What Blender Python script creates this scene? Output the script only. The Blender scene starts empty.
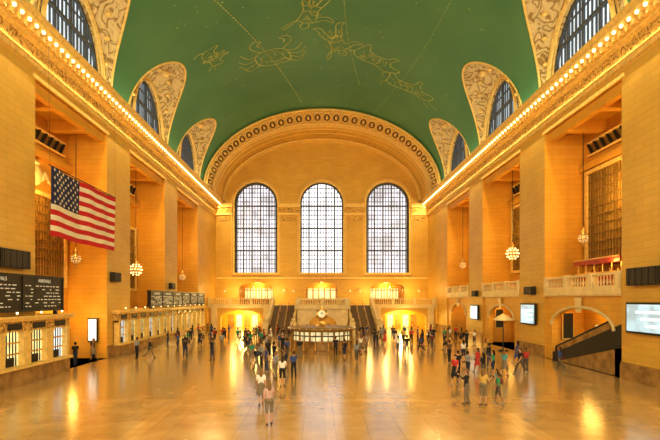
import bpy, math, random
from mathutils import Vector, Matrix
random.seed(7)
sc = bpy.context.scene
sc.view_settings.view_transform = 'Standard'
sc.view_settings.look = 'None'
sc.view_settings.exposure = 0.10
sc.view_settings.gamma = 0.86
COL = sc.collection
pi = math.pi
# ------------------------------------------------------------------ materials
def new_mat(name):
    m = bpy.data.materials.new(name); m.use_nodes = True
    nt = m.node_tree; b = nt.nodes['Principled BSDF']
    return m, nt, b
def N(nt, t, **kw):
    n = nt.nodes.new(t)
    for k, v in kw.items(): setattr(n, k, v)
    return n
def simple(name, col, rough=0.6, metal=0.0, var=0.12, scale=3.0, bump=0.0, emit=None, es=0.0):
    m, nt, b = new_mat(name)
    geo = N(nt, 'ShaderNodeNewGeometry'); no = N(nt, 'ShaderNodeTexNoise')
    no.inputs['Scale'].default_value = scale; no.inputs['Detail'].default_value = 4
    nt.links.new(geo.outputs['Position'], no.inputs['Vector'])
    r = N(nt, 'ShaderNodeValToRGB')
    r.color_ramp.elements[0].position = 0.3; r.color_ramp.elements[1].position = 0.7
    r.color_ramp.elements[0].color = (*[c*(1-var) for c in col], 1)
    r.color_ramp.elements[1].color = (*[min(1, c*(1+var)) for c in col], 1)
    nt.links.new(no.outputs['Fac'], r.inputs['Fac']); nt.links.new(r.outputs['Color'], b.inputs['Base Color'])
    b.inputs['Roughness'].default_value = rough; b.inputs['Metallic'].default_value = metal
    if bump:
        bp = N(nt, 'ShaderNodeBump'); bp.inputs['Strength'].default_value = bump
        nt.links.new(no.outputs['Fac'], bp.inputs['Height']); nt.links.new(bp.outputs['Normal'], b.inputs['Normal'])
    if emit:
        b.inputs['Emission Color'].default_value = (*emit, 1); b.inputs['Emission Strength'].default_value = es
    return m
def emis(name, col, s, var=0.0, scale=0.4):
    m, nt, b = new_mat(name)
    b.inputs['Base Color'].default_value = (0.3, 0.3, 0.3, 1)
    b.inputs['Roughness'].default_value = 0.4
    b.inputs['Emission Strength'].default_value = s
    if var:
        geo = N(nt, 'ShaderNodeNewGeometry'); no = N(nt, 'ShaderNodeTexNoise')
        no.inputs['Scale'].default_value = scale
        nt.links.new(geo.outputs['Position'], no.inputs['Vector'])
        r = N(nt, 'ShaderNodeValToRGB')
        r.color_ramp.elements[0].position = 0.35; r.color_ramp.elements[1].position = 0.6
        r.color_ramp.elements[0].color = (*[c*(1-var) for c in col], 1); r.color_ramp.elements[1].color = (*col, 1)
        nt.links.new(no.outputs['Fac'], r.inputs['Fac']); nt.links.new(r.outputs['Color'], b.inputs['Emission Color'])
    else:
        b.inputs['Emission Color'].default_value = (*col, 1)
    return m
def stone_mat(name, c1, c2, mortar, bw=1.3, bh=0.42, msz=0.012, rough=0.45):
    m, nt, b = new_mat(name)
    geo = N(nt, 'ShaderNodeNewGeometry'); sx = N(nt, 'ShaderNodeSeparateXYZ')
    nt.links.new(geo.outputs['Position'], sx.inputs[0])
    ad = N(nt, 'ShaderNodeMath', operation='ADD')
    nt.links.new(sx.outputs['X'], ad.inputs[0]); nt.links.new(sx.outputs['Y'], ad.inputs[1])
    cb = N(nt, 'ShaderNodeCombineXYZ')
    nt.links.new(ad.outputs[0], cb.inputs['X']); nt.links.new(sx.outputs['Z'], cb.inputs['Y'])
    br = N(nt, 'ShaderNodeTexBrick')
    br.inputs['Scale'].default_value = 1.0; br.inputs['Brick Width'].default_value = bw
    br.inputs['Row Height'].default_value = bh; br.inputs['Mortar Size'].default_value = msz
    br.inputs['Mortar Smooth'].default_value = 0.5
    br.inputs['Color1'].default_value = (*c1, 1); br.inputs['Color2'].default_value = (*c2, 1); br.inputs['Mortar'].default_value = (*mortar, 1)
    nt.links.new(cb.outputs[0], br.inputs['Vector'])
    no = N(nt, 'ShaderNodeTexNoise'); no.inputs['Scale'].default_value = 0.35; no.inputs['Detail'].default_value = 5
    nt.links.new(geo.outputs['Position'], no.inputs['Vector'])
    mx = N(nt, 'ShaderNodeMixRGB', blend_type='MULTIPLY'); mx.inputs['Fac'].default_value = 0.45
    nt.links.new(br.outputs['Color'], mx.inputs['Color1'])
    rr = N(nt, 'ShaderNodeValToRGB'); rr.color_ramp.elements[0].position = 0.3; rr.color_ramp.elements[1].position = 0.65
    rr.color_ramp.elements[0].color = (0.75, 0.66, 0.50, 1); rr.color_ramp.elements[1].color = (1, 1, 1, 1)
    nt.links.new(no.outputs['Fac'], rr.inputs['Fac']); nt.links.new(rr.outputs['Color'], mx.inputs['Color2'])
    nt.links.new(mx.outputs['Color'], b.inputs['Base Color'])
    b.inputs['Roughness'].default_value = rough
    bp = N(nt, 'ShaderNodeBump'); bp.inputs['Strength'].default_value = 0.15; bp.inputs['Distance'].default_value = 0.02
    nt.links.new(br.outputs['Fac'], bp.inputs['Height']); bp.invert = True
    nt.links.new(bp.outputs['Normal'], b.inputs['Normal'])
    return m
def ornate_mat(name, base, dark, scale=1.0, freq=22.0):
    """scrollwork relief: iso-lines of a smooth noise field"""
    m, nt, b = new_mat(name)
    geo = N(nt, 'ShaderNodeNewGeometry')
    no = N(nt, 'ShaderNodeTexNoise'); no.inputs['Scale'].default_value = scale; no.inputs['Detail'].default_value = 1.0
    no.inputs['Distortion'].default_value = 0.6
    nt.links.new(geo.outputs['Position'], no.inputs['Vector'])
    mu = N(nt, 'ShaderNodeMath', operation='MULTIPLY'); mu.inputs[1].default_value = freq
    nt.links.new(no.outputs['Fac'], mu.inputs[0])
    si = N(nt, 'ShaderNodeMath', operation='SINE'); nt.links.new(mu.outputs[0], si.inputs[0])
    r = N(nt, 'ShaderNodeValToRGB')
    r.color_ramp.elements[0].position = 0.0; r.color_ramp.elements[0].color = (*base, 1)
    r.color_ramp.elements[1].position = 0.85; r.color_ramp.elements[1].color = (*dark, 1)
    e = r.color_ramp.elements.new(0.35); e.color = (*base, 1)
    nt.links.new(si.outputs[0], r.inputs['Fac']); nt.links.new(r.outputs['Color'], b.inputs['Base Color'])
    bp = N(nt, 'ShaderNodeBump'); bp.inputs['Strength'].default_value = 0.6; bp.inputs['Distance'].default_value = 0.08; bp.invert = True
    nt.links.new(si.outputs[0], bp.inputs['Height']); nt.links.new(bp.outputs['Normal'], b.inputs['Normal'])
    b.inputs['Roughness'].default_value = 0.6
    return m

M_wall = stone_mat('caen_stone', (0.74, 0.475, 0.095), (0.69, 0.435, 0.085), (0.52, 0.31, 0.055))
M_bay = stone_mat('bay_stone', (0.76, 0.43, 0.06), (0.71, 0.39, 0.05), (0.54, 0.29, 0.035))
M_trim = simple('gilded_limestone', (0.84, 0.60, 0.21), 0.45, 0, 0.15, 4, 0.2)
M_cream = simple('cream_marble', (0.76, 0.62, 0.35), 0.4, 0, 0.1, 1.5)
M_frieze = ornate_mat('carved_frieze', (0.80, 0.52, 0.15), (0.36, 0.19, 0.04), 2.2, 30)
M_lunette = ornate_mat('lunette_plaster', (0.66, 0.52, 0.28), (0.34, 0.22, 0.08), 0.95, 34)
M_dark = simple('dark_metal', (0.03, 0.028, 0.025), 0.4, 0.3, 0.2, 6)
M_bars = simple('window_iron', (0.09, 0.10, 0.12), 0.5, 0.1, 0.2, 6)
M_brass = simple('brass', (0.75, 0.5, 0.17), 0.3, 0.8, 0.1, 6)
M_lat = simple('bronze_lattice', (0.32, 0.20, 0.05), 0.4, 0.4, 0.15, 6)
M_latbg = simple('lattice_backing', (0.52, 0.33, 0.09), 0.6, 0, 0.2, 1)
M_marbled = simple('brown_marble', (0.36, 0.21, 0.07), 0.25, 0, 0.35, 1.6)
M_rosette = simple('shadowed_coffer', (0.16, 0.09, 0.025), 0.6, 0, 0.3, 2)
M_pane = emis('window_glass_daylight', (0.90, 0.89, 1.0), 1.15, 0.4, 0.5)
M_pane_c = emis('window_glass_bright', (0.95, 0.94, 1.0), 1.75, 0.3, 0.4)
M_pane_side = emis('lunette_glass', (0.74, 0.86, 0.93), 1.25, 0.3, 0.5)
M_pane_rear = emis('rear_window_glass', (1.0, 0.86, 0.60), 8.0)
M_bulb = emis('bulb_glow', (1.0, 0.84, 0.45), 3.0)
M_bulb_ch = emis('chandelier_bulb_glow', (1.0, 0.78, 0.36), 2.0)
M_bulb_dim = emis('dim_bulb_glow', (1.0, 0.74, 0.32), 0.8)
M_lit = emis('lit_interior_glass', (1.0, 0.84, 0.36), 1.2, 0.4, 1.2)
M_booth = emis('booth_glass', (1.0, 0.86, 0.46), 0.85, 0.55, 2.2)
M_white = emis('lit_white_panel', (0.95, 0.97, 0.92), 1.1)
M_blue = emis('ad_screen_light', (0.50, 0.80, 0.92), 1.05, 0.45, 0.9)
M_amber = emis('board_text', (1.0, 0.86, 0.55), 0.5)
M_gold = simple('gold_paint', (0.46, 0.50, 0.16), 0.5, 0.0, 0.4, 1)
M_step = simple('stair_stone', (0.22, 0.16, 0.09), 0.5, 0, 0.2, 3)
M_rub = simple('handrail_rubber', (0.02, 0.018, 0.016), 0.35, 0, 0.2, 3)
M_red = simple('red_lacquer', (0.42, 0.05, 0.02), 0.35, 0, 0.2, 3)
M_fred = simple('flag_red', (0.55, 0.02, 0.03), 0.8, 0, 0.08, 2)
M_fwhite = simple('flag_white', (0.80, 0.74, 0.66), 0.8, 0, 0.05, 2)
M_fblue = simple('flag_blue', (0.02, 0.028, 0.12), 0.8, 0, 0.1, 2)

# ceiling
M_ceil, nt, b = new_mat('zodiac_ceiling_green')
geo = N(nt, 'ShaderNodeNewGeometry'); no = N(nt, 'ShaderNodeTexNoise'); no.inputs['Scale'].default_value = 0.12; no.inputs['Detail'].default_value = 6
nt.links.new(geo.outputs['Position'], no.inputs['Vector'])
r = N(nt, 'ShaderNodeValToRGB'); r.color_ramp.elements[0].position = 0.3; r.color_ramp.elements[1].position = 0.75
r.color_ramp.elements[0].color = (0.062, 0.215, 0.105, 1); r.color_ramp.elements[1].color = (0.115, 0.285, 0.145, 1)
nt.links.new(no.outputs['Fac'], r.inputs['Fac']); nt.links.new(r.outputs['Color'], b.inputs['Base Color'])
b.inputs['Roughness'].default_value = 0.5
# floor
M_floor, nt, b = new_mat('polished_marble_floor')
geo = N(nt, 'ShaderNodeNewGeometry')
def brick(w, h, ms, a, c, mo):
    br = N(nt, 'ShaderNodeTexBrick'); br.offset = 0.0
    br.inputs['Scale'].default_value = 1; br.inputs['Brick Width'].default_value = w; br.inputs['Row Height'].default_value = h
    br.inputs['Mortar Size'].default_value = ms
    br.inputs['Color1'].default_value = (*a, 1); br.inputs['Color2'].default_value = (*c, 1); br.inputs['Mortar'].default_value = (*mo, 1)
    nt.links.new(geo.outputs['Position'], br.inputs['Vector']); return br
b1 = brick(1.25, 1.25, 0.012, (0.57, 0.39, 0.17), (0.51, 0.34, 0.14), (0.40, 0.25, 0.10))
b2 = brick(7.5, 7.5, 0.35, (1, 1, 1), (0.95, 0.95, 0.93), (1.16, 1.14, 1.10))
mx = N(nt, 'ShaderNodeMixRGB', blend_type='MULTIPLY'); mx.inputs['Fac'].default_value = 1
nt.links.new(b1.outputs['Color'], mx.inputs['Color1']); nt.links.new(b2.outputs['Color'], mx.inputs['Color2'])
no = N(nt, 'ShaderNodeTexNoise'); no.inputs['Scale'].default_value = 0.8; no.inputs['Detail'].default_value = 8
nt.links.new(geo.outputs['Position'], no.inputs['Vector'])
rr = N(nt, 'ShaderNodeValToRGB'); rr.color_ramp.elements[0].position = 0.3; rr.color_ramp.elements[1].position = 0.7
rr.color_ramp.elements[0].color = (0.78, 0.72, 0.62, 1); rr.color_ramp.elements[1].color = (1.05, 1.03, 1, 1)
nt.links.new(no.outputs['Fac'], rr.inputs['Fac'])
mx2 = N(nt, 'ShaderNodeMixRGB', blend_type='MULTIPLY'); mx2.inputs['Fac'].default_value = 1
nt.links.new(mx.outputs['Color'], mx2.inputs['Color1']); nt.links.new(rr.outputs['Color'], mx2.inputs['Color2'])
nt.links.new(mx2.outputs['Color'], b.inputs['Base Color'])
rm = N(nt, 'ShaderNodeMapRange'); rm.inputs['To Min'].default_value = 0.16; rm.inputs['To Max'].default_value = 0.28
nt.links.new(no.outputs['Fac'], rm.inputs['Value']); nt.links.new(rm.outputs['Result'], b.inputs['Roughness'])
b.inputs['Specular IOR Level'].default_value = 1.0
b.inputs['Coat Weight'].default_value = 0.7; b.inputs['Coat Roughness'].default_value = 0.17; b.inputs['Coat IOR'].default_value = 1.75

# ------------------------------------------------------------------ mesh builder
class MB:
    def __init__(s): s.v = []; s.f = []; s.m = []; s.sm = []
    def add(s, vs, fs, mi=0, smooth=False):
        o = len(s.v); s.v += [tuple(v) for v in vs]
        for f in fs: s.f.append([i+o for i in f]); s.m.append(mi); s.sm.append(smooth)
    def quad(s, a, b, c, d, mi=0): s.add([a, b, c, d], [(0, 1, 2, 3)], mi)
    def box(s, x0, x1, y0, y1, z0, z1, mi=0):
        s.add([(x0,y0,z0),(x1,y0,z0),(x1,y1,z0),(x0,y1,z0),(x0,y0,z1),(x1,y0,z1),(x1,y1,z1),(x0,y1,z1)],
              [(0,3,2,1),(4,5,6,7),(0,1,5,4),(1,2,6,5),(2,3,7,6),(3,0,4,7)], mi)
    def tube(s, p0, p1, r0, r1, n=8, mi=0, caps=True, smooth=True):
        p0 = Vector(p0); p1 = Vector(p1); d = (p1-p0)
        if d.length < 1e-6: return
        d.normalize(); a = d.orthogonal().normalized(); c = d.cross(a)
        vs = []
        for p, r in ((p0, r0), (p1, r1)):
            for i in range(n):
                t = 2*pi*i/n; vs.append(p+(a*math.cos(t)+c*math.sin(t))*r)
        s.add(vs, [(i, (i+1) % n, n+(i+1) % n, n+i) for i in range(n)], mi, smooth)
        if caps: s.add(vs, [tuple(range(n-1, -1, -1)), tuple(range(n, 2*n))], mi)
    def sphere(s, c, r, nu=10, nv=6, mi=0, sc=(1,1,1)):
        vs = [(c[0], c[1], c[2]+r*sc[2])]; fs = []
        for j in range(1, nv):
            ph = pi*j/nv
            for i in range(nu):
                t = 2*pi*i/nu
                vs.append((c[0]+r*sc[0]*math.sin(ph)*math.cos(t), c[1]+r*sc[1]*math.sin(ph)*math.sin(t), c[2]+r*sc[2]*math.cos(ph)))
        vs.append((c[0], c[1], c[2]-r*sc[2])); L = len(vs)-1
        for i in range(nu):
            k = (i+1) % nu
            fs.append((0, 1+i, 1+k)); fs.append((L, 1+(nv-2)*nu+k, 1+(nv-2)*nu+i))
            for j in range(nv-2): fs.append((1+j*nu+i, 1+(j+1)*nu+i, 1+(j+1)*nu+k, 1+j*nu+k))
        s.add(vs, fs, mi, True)
    def lathe(s, c, prof, n=16, mi=0, smooth=True):
        vs = []; fs = []
        for r, z in prof:
            for i in range(n):
                t = 2*pi*i/n; vs.append((c[0]+r*math.cos(t), c[1]+r*math.sin(t), c[2]+z))
        for j in range(len(prof)-1):
            for i in range(n):
                k = (i+1) % n; fs.append((j*n+i, j*n+k, (j+1)*n+k, (j+1)*n+i))
        s.add(vs, fs, mi, smooth)
    def grid(s, rows, mi=0, smooth=False):
        n = len(rows[0]); vs = [p for r in rows for p in r]
        fs = [(j*n+i, j*n+i+1, (j+1)*n+i+1, (j+1)*n+i) for j in range(len(rows)-1) for i in range(n-1)]
        s.add(vs, fs, mi, smooth)
    def obj(s, name, mats, parent=None, fixn=False):
        me = bpy.data.meshes.new(name); me.from_pydata(s.v, [], s.f)
        for m in mats: me.materials.append(m)
        me.polygons.foreach_set('material_index', s.m)
        me.polygons.foreach_set('use_smooth', s.sm); me.update()
        o = bpy.data.objects.new(name, me); COL.objects.link(o)
        if parent: o.parent = parent
        return o
def empty(name, loc=(0,0,0)):
    e = bpy.data.objects.new(name, None); COL.objects.link(e); e.location = loc; e.empty_display_size = 0.3; return e

def pfar(y0): return lambda u, z, o: (u, y0+o, z)
PL = lambda u, z, o: (-18.5-o, u, z)
PR = lambda u, z, o: (18.5+o, u, z)
def pbox(mb, P, u0, u1, z0, z1, o0, o1, mi=0):
    a = P(u0, z0, o0); c = P(u1, z1, o1)
    mb.box(min(a[0], c[0]), max(a[0], c[0]), min(a[1], c[1]), max(a[1], c[1]), min(a[2], c[2]), max(a[2], c[2]), mi)
def arch(c, hw, zs, rise): return lambda u: zs+rise*math.sqrt(max(0, 1-((u-c)/hw)**2))
def flat(z): return lambda u: z
def panel(mb, P, ua, ub, zb, zt, ops, depth, mi=0, mr=None, step=0.5):
    mr = mi if mr is None else mr
    us = {ua, ub}
    n = int((ub-ua)/step)+1
    for i in range(n+1): us.add(ua+(ub-ua)*i/n)
    for a, b_, z0, tf in ops:
        for i in range(25):
            us.add(a+(b_-a)*(0.5-0.5*math.cos(pi*i/24)))
    us = sorted(us); us = [u for i, u in enumerate(us) if i == 0 or u-us[i-1] > 1e-5]
    for u0, u1 in zip(us, us[1:]):
        m = (u0+u1)/2
        act = sorted([o for o in ops if o[0] < m < o[1]], key=lambda o: o[2])
        c0 = c1 = zb
        for a, b_, z0, tf in act:
            if z0 > c0+1e-4 or z0 > c1+1e-4: mb.quad(P(u0, c0, 0), P(u1, c1, 0), P(u1, z0, 0), P(u0, z0, 0), mi)
            t0, t1 = tf(u0), tf(u1)
            mb.quad(P(u0, t0, 0), P(u1, t1, 0), P(u1, t1, depth), P(u0, t0, depth), mr)
            mb.quad(P(u0, z0, 0), P(u1, z0, 0), P(u1, z0, depth), P(u0, z0, depth), mr)
            c0, c1 = t0, t1
        mb.quad(P(u0, c0, 0), P(u1, c1, 0), P(u1, zt(u1), 0), P(u0, zt(u0), 0), mi)
    for a, b_, z0, tf in ops:
        for u in (a, b_):
            if tf(u) > z0+.01: mb.quad(P(u, z0, 0), P(u, tf(u), 0), P(u, tf(u), depth), P(u, z0, depth), mr)
def window(name, P, c, hw, z0, zs, rise, off, nc, rows, bw=0.07, heavy=(), pane=None, hw_heavy=(), framew=0.3, iron=.22):
    """arched window: pane (0), iron (1), stone architrave (2)"""
    mb = MB(); tf = arch(c, hw, zs, rise)
    pts = [P(c-hw, z0, off+0.1)]
    K = 28
    for i in range(K+1):
        t = pi-pi*i/K; pts.append(P(c+hw*math.cos(t), zs+rise*math.sin(t), off+0.1))
    pts.append(P(c+hw, z0, off+0.1))
    mb.add(pts, [tuple(range(len(pts)))], 0)
    for i in range(1, nc):
        u = c-hw+2*hw*i/nc; w = bw*2.3 if i in hw_heavy else bw
        pbox(mb, P, u-w/2, u+w/2, z0, tf(u), off-0.12 if i in hw_heavy else off-0.05, off+0.08, 1)
    for k, z in enumerate(rows):
        if z > zs:
            q = 1-((z-zs)/rise)**2
            if q <= 0.01: continue
            h = hw*math.sqrt(q)
        else: h = hw
        w = 0.24 if k in heavy else bw
        pbox(mb, P, c-h, c+h, z-w/2, z+w/2, off-0.15 if k in heavy else off-0.05, off+0.08, 1)
    def ring(r0, r1, o0, o1, mi):
        A = []
        for (dh) in (r0, r1):
            L = [(c-hw-dh, z0)]+[(c+(hw+dh)*math.cos(pi-pi*i/K), zs+(rise+dh)*math.sin(pi-pi*i/K)) for i in range(K+1)]+[(c+hw+dh, z0)]
            A.append(L)
        rows_ = [[P(u, z, o1) for u, z in A[0]], [P(u, z, o0) for u, z in A[0]], [P(u, z, o0) for u, z in A[1]], [P(u, z, o1) for u, z in A[1]]]
        mb.grid(rows_, mi)
    ring(-iron, 0.0, off-0.15, off+0.1, 1)
    ring(0.0, framew, -0.14, 0.05, 2)
    ring(framew+.08, framew+0.2, -0.22, 0.05, 2)
    pbox(mb, P, c-hw-framew, c+hw+framew, z0-0.35, z0, -0.25, off+0.1, 2)
    return mb.obj(name, [pane or M_pane, M_bars, M_trim])

# ------------------------------------------------------------------ room shell
CENT = [4.6, 19.2, 33.8, 48.4, 63.0]
OP = [(c-4.9, c+4.9) for c in CENT]
Y0, YA, YF = -3.0, 70.7, 80.0
A0, B0, ZS = 18.5, 12.5, 22.0
mb = MB(); mb.quad((-23, Y0, 0), (23, Y0, 0), (23, 86, 0), (-23, 86, 0)); mb.obj('floor', [M_floor])
TOPZ = 18.9
for side, P in (('left', PL), ('right', PR)):
    mb = MB()
    ops = [(a, b_, 0.0, flat(TOPZ)) for a, b_ in OP]
    panel(mb, P, Y0, YF, 0, flat(22.0), ops, 3.3, 0, 1, step=6)
    mb.quad(P(Y0, 0, 3.3), P(YF, 0, 3.3), P(YF, 19, 3.3), P(Y0, 19, 3.3), 1)
    for a, b_ in OP:
        for k in (0.28, 0.72):
            u = a+(b_-a)*k; pbox(mb, P, u-0.3, u+0.3, 18.1, 18.9, 0.3, 3.3, 1)
        pbox(mb, P, a, b_, 18.2, 18.9, 0.25, 0.75, 1)
        pbox(mb, P, a, b_, 15.6, 16.1, 2.85, 3.3, 1)
    mb.quad(P(Y0, 22, 0), P(YF, 22, 0), P(YF, 22, 1.2), P(Y0, 22, 1.2), 0)
    mb.obj('wall_'+side, [M_wall, M_bay])
    # entablature
    mb = MB()
    prof = [(0, 19.5), (.18, 19.55), (.18, 19.8), (.28, 19.85), (.28, 20.0), (.1, 20.05), (.1, 20.85), (.35, 20.95), (.35, 21.1), (.5, 21.15), (.5, 21.4), (1.15, 21.55), (1.15, 21.75), (1.3, 21.9), (1.3, 22.05), (0, 22.15)]
    for i, (p, q) in enumerate(zip(prof, prof[1:])):
        mb.quad(P(Y0, p[1], -p[0]), P(YF, p[1], -p[0]), P(YF, q[1], -q[0]), P(Y0, q[1], -q[0]), 1 if i == 5 else 0)
    y = Y0+0.3
    while y < YF-0.3:
        pbox(mb, P, y, y+0.28, 21.1, 21.4, -0.75, -0.45, 0); y += 0.6
    for a, b_ in OP:
        pbox(mb, P, a-0.25, b_+0.25, TOPZ, TOPZ+0.25, -0.1, 0.0, 0)
    mb.obj('trim_cornice_'+side, [M_trim, M_frieze])
    # bulbs
    mb = MB(); y = Y0+0.6
    while y < YF-0.4:
        q = P(y, 21.40, -0.95); mb.sphere(q, 0.12, 6, 4, 0)
        mb.tube((q[0], q[1], 21.5), (q[0], q[1], 21.6), .16, .16, 6, 1)
        y += 0.68
    mb.obj('cornice_lights', [M_bulb, M_trim])
    # pier bases
    mb = MB()
    edges = [Y0]+[e for a, b_ in OP for e in (a, b_)]+[YF]
    for a, b_ in zip(edges[0::2], edges[1::2]):
        pbox(mb, P, a-0.0, b_+0.0, 0, 0.9, -0.12, 0.0, 0)
        pbox(mb, P, a-0.0, b_+0.0, 0.9, 1.05, -0.07, 0.0, 0)
    mb.obj('baseboard_'+side, [M_marbled])
    z0, z1 = (8.2, 15.2) if side == 'right' else (6.2, 12.8)
    for c in CENT:
        mb = MB(); hw = 3.9
        pbox(mb, P, c-hw, c+hw, z0, z1, 3.2, 3.29, 0)
        n = 22
        for i in range(n+1):
            u = c-hw+2*hw*i/n; w = .07 if i % 4 == 0 else .03; pbox(mb, P, u-w, u+w, z0, z1, 3.05 if i % 4 == 0 else 3.1, 3.2, 1)
        n = 10
        for i in range(n+1):
            z = z0+(z1-z0)*i/n; pbox(mb, P, c-hw, c+hw, z-.045, z+.045, 3.08, 3.2, 1)
        for (ua, ub, za, zb) in ((c-hw-.3, c-hw, z0-.3, z1+.3), (c+hw, c+hw+.3, z0-.3, z1+.3), (c-hw, c+hw, z1, z1+.3), (c-hw, c+hw, z0-.3, z0)):
            pbox(mb, P, ua, ub, za, zb, 2.95, 3.3, 2)
        mb.obj('bronze_lattice_window', [M_latbg, M_lat, M_trim])
        mb = MB(); pbox(mb, P, c-3.9, c+3.9, 16.8, 17.7, 3.2, 3.29, 0)
        for i in range(10):
            u = c-3.7+7.4*i/9
            q0 = P(u-.35, 16.8, 3.1); q1 = P(u+.25, 17.7, 3.1); mb.tube(q0, q1, .13, .13, 5, 1)
        pbox(mb, P, c-4, c+4, 17.7, 17.85, 3.0, 3.29, 2); pbox(mb, P, c-4, c+4, 16.65, 16.8, 3.0, 3.29, 2)
        mb.obj('clerestory_grille', [M_lat, M_dark, M_trim])
        if side == 'left':
            mb = MB(); q = P(c, 14.2, 3.0)
            mb.sphere(q, 0.8, 12, 8, 0, (0.3, 0.9, 1.0))
            for k in (-1, 1):
                for j in range(5):
                    t = j/4; mb.sphere((q[0], q[1]+k*(0.8+t*1.1), q[2]+0.25*math.sin(t*5)), 0.34-.05*j, 8, 6, 0, (0.5, 1, 1))
            mb.sphere((q[0], q[1], q[2]+0.9), 0.3, 8, 6, 0, (.6, 1.6, .7))
            mb.obj('carved_cartouche', [M_cream])

# barrel vault with lunette cut-outs
GH, GR = 5.6, 7.5
ys = set()
for c in CENT:
    for i in range(33): ys.add(c+GH*math.cos(pi*i/32))
for i in range(40): ys.add(Y0+(YA-Y0)*i/39)
ys = sorted(ys); ys = [y for i, y in enumerate(ys) if i == 0 or y-ys[i-1] > 1e-4]
def groin(y):
    for c in CENT:
        if abs(y-c) < GH: return GR*math.sqrt(1-((y-c)/GH)**2)
    return 0.0
rows = []
NA = 44
for y in ys:
    f0 = math.asin(groin(y)/B0)
    rows.append([(A0*math.cos(f0+(pi-2*f0)*i/NA), y, ZS+B0*math.sin(f0+(pi-2*f0)*i/NA)) for i in range(NA+1)])
mb = MB(); mb.grid(rows, 0, True); ceil = mb.obj('ceiling', [M_ceil])
k = 1
for side, P, s in (('left', PL, -1), ('right', PR, 1)):
    for c in CENT:
        mb = MB(); rws = []
        for j in range(9):
            t = j/8; row = []
            for i in range(33):
                th = pi*i/32
                yw, zw = c+4.1*math.cos(th), 22.3+5.5*math.sin(th)
                xw = 18.9
                g = GR*math.sin(th); yg = c+GH*math.cos(th); zg = ZS+g; xg = A0*math.sqrt(1-(g/B0)**2)
                bul = 0.25*math.sin(pi*t)*math.sin(th)
                row.append((s*(xw+(xg-xw)*t), yw+(yg-yw)*t, zw+(zg-zw)*t+bul))
            rws.append(row)
        mb.grid(rws, 0, True)
        for a, b_ in zip(rws[-1], rws[-1][1:]): mb.tube(a, b_, 0.11, 0.11, 6, 1, False)
        for a, b_ in zip(rws[1], rws[1][1:]): mb.tube(a, b_, 0.12, 0.12, 6, 1, False)
        m4 = rws[4]
        for i in range(4, 29, 3):
            q = m4[i]; mb.sphere((q[0]-s*.05, q[1], q[2]-.08), .26 if i != 16 else .5, 8, 6, 1, (1, 1, .6))
        mb.obj('lunette_vault', [M_lunette, M_trim])
        window('window_%d' % k, P, c, 4.1, 22.3, 22.3, 5.5, 0.45, 16, [23.6, 25.2, 26.6], 0.075, (1,), M_pane_side, (4, 8, 12), 0.05); k += 1

# end arch
def ell(Y, a, b_, K=72): return [(a*math.cos(pi*i/K), Y, ZS+b_*math.sin(pi*i/K)) for i in range(K+1)]
mb = MB()
prof = [(70.7, 18.5, 12.5), (70.5, 18.2, 12.1), (73.6, 17.6, 11.3), (73.6, 17.35, 11.0), (74.6, 17.3, 10.95), (78.8, 17.1, 10.7), (78.8, 16.9, 10.4), (80.0, 16.8, 10.3)]
mats = [1, 0, 1, 1, 0, 1, 1]
for i, (p, q) in enumerate(zip(prof, prof[1:])): mb.grid([ell(*p), ell(*q)], mats[i], False)
for (Y, a, b_, r_) in ((70.45, 18.2, 12.15, .17), (73.45, 17.5, 11.2, .14), (78.7, 16.95, 10.5, .14), (70.95, 18.05, 11.95, .08), (73.1, 17.65, 11.4, .08), (75.2, 17.25, 10.9, .08), (76.8, 17.2, 10.8, .05)):
    L = ell(Y, a, b_)
    for p, q in zip(L, L[1:]): mb.tube(p, q, r_, r_, 6, 1, False)
K = 38
for i in range(K):
    th = pi*(i+0.5)/K
    mid = Vector((17.9*math.cos(th), 72.05, ZS+11.7*math.sin(th)))
    tan = Vector((-17.9*math.sin(th), 0, 11.7*math.cos(th))).normalized()
    dep = Vector((-0.6*math.cos(th), 3.1, -0.8*math.sin(th))).normalized()
    nor = tan.cross(dep).normalized()
    if nor.dot(Vector((0, 72.4, ZS))-mid) < 0: nor = -nor
    n = 14
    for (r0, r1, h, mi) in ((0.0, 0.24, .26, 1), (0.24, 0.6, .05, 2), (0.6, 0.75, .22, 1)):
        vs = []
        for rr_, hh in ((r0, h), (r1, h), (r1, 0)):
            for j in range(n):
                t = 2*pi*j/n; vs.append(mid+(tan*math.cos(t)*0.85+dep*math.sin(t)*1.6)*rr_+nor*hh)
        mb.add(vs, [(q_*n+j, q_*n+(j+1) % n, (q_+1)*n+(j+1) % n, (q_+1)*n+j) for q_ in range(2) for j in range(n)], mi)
    th2 = pi*i/K
    m2 = Vector((17.88*math.cos(th2), 72.05, ZS+11.68*math.sin(th2)))
    mb.tube(m2-dep*1.3, m2+dep*1.3, .1, .1, 5, 1)
mb.obj('trim_coffered_arch', [M_wall, M_trim, M_rosette])

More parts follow.
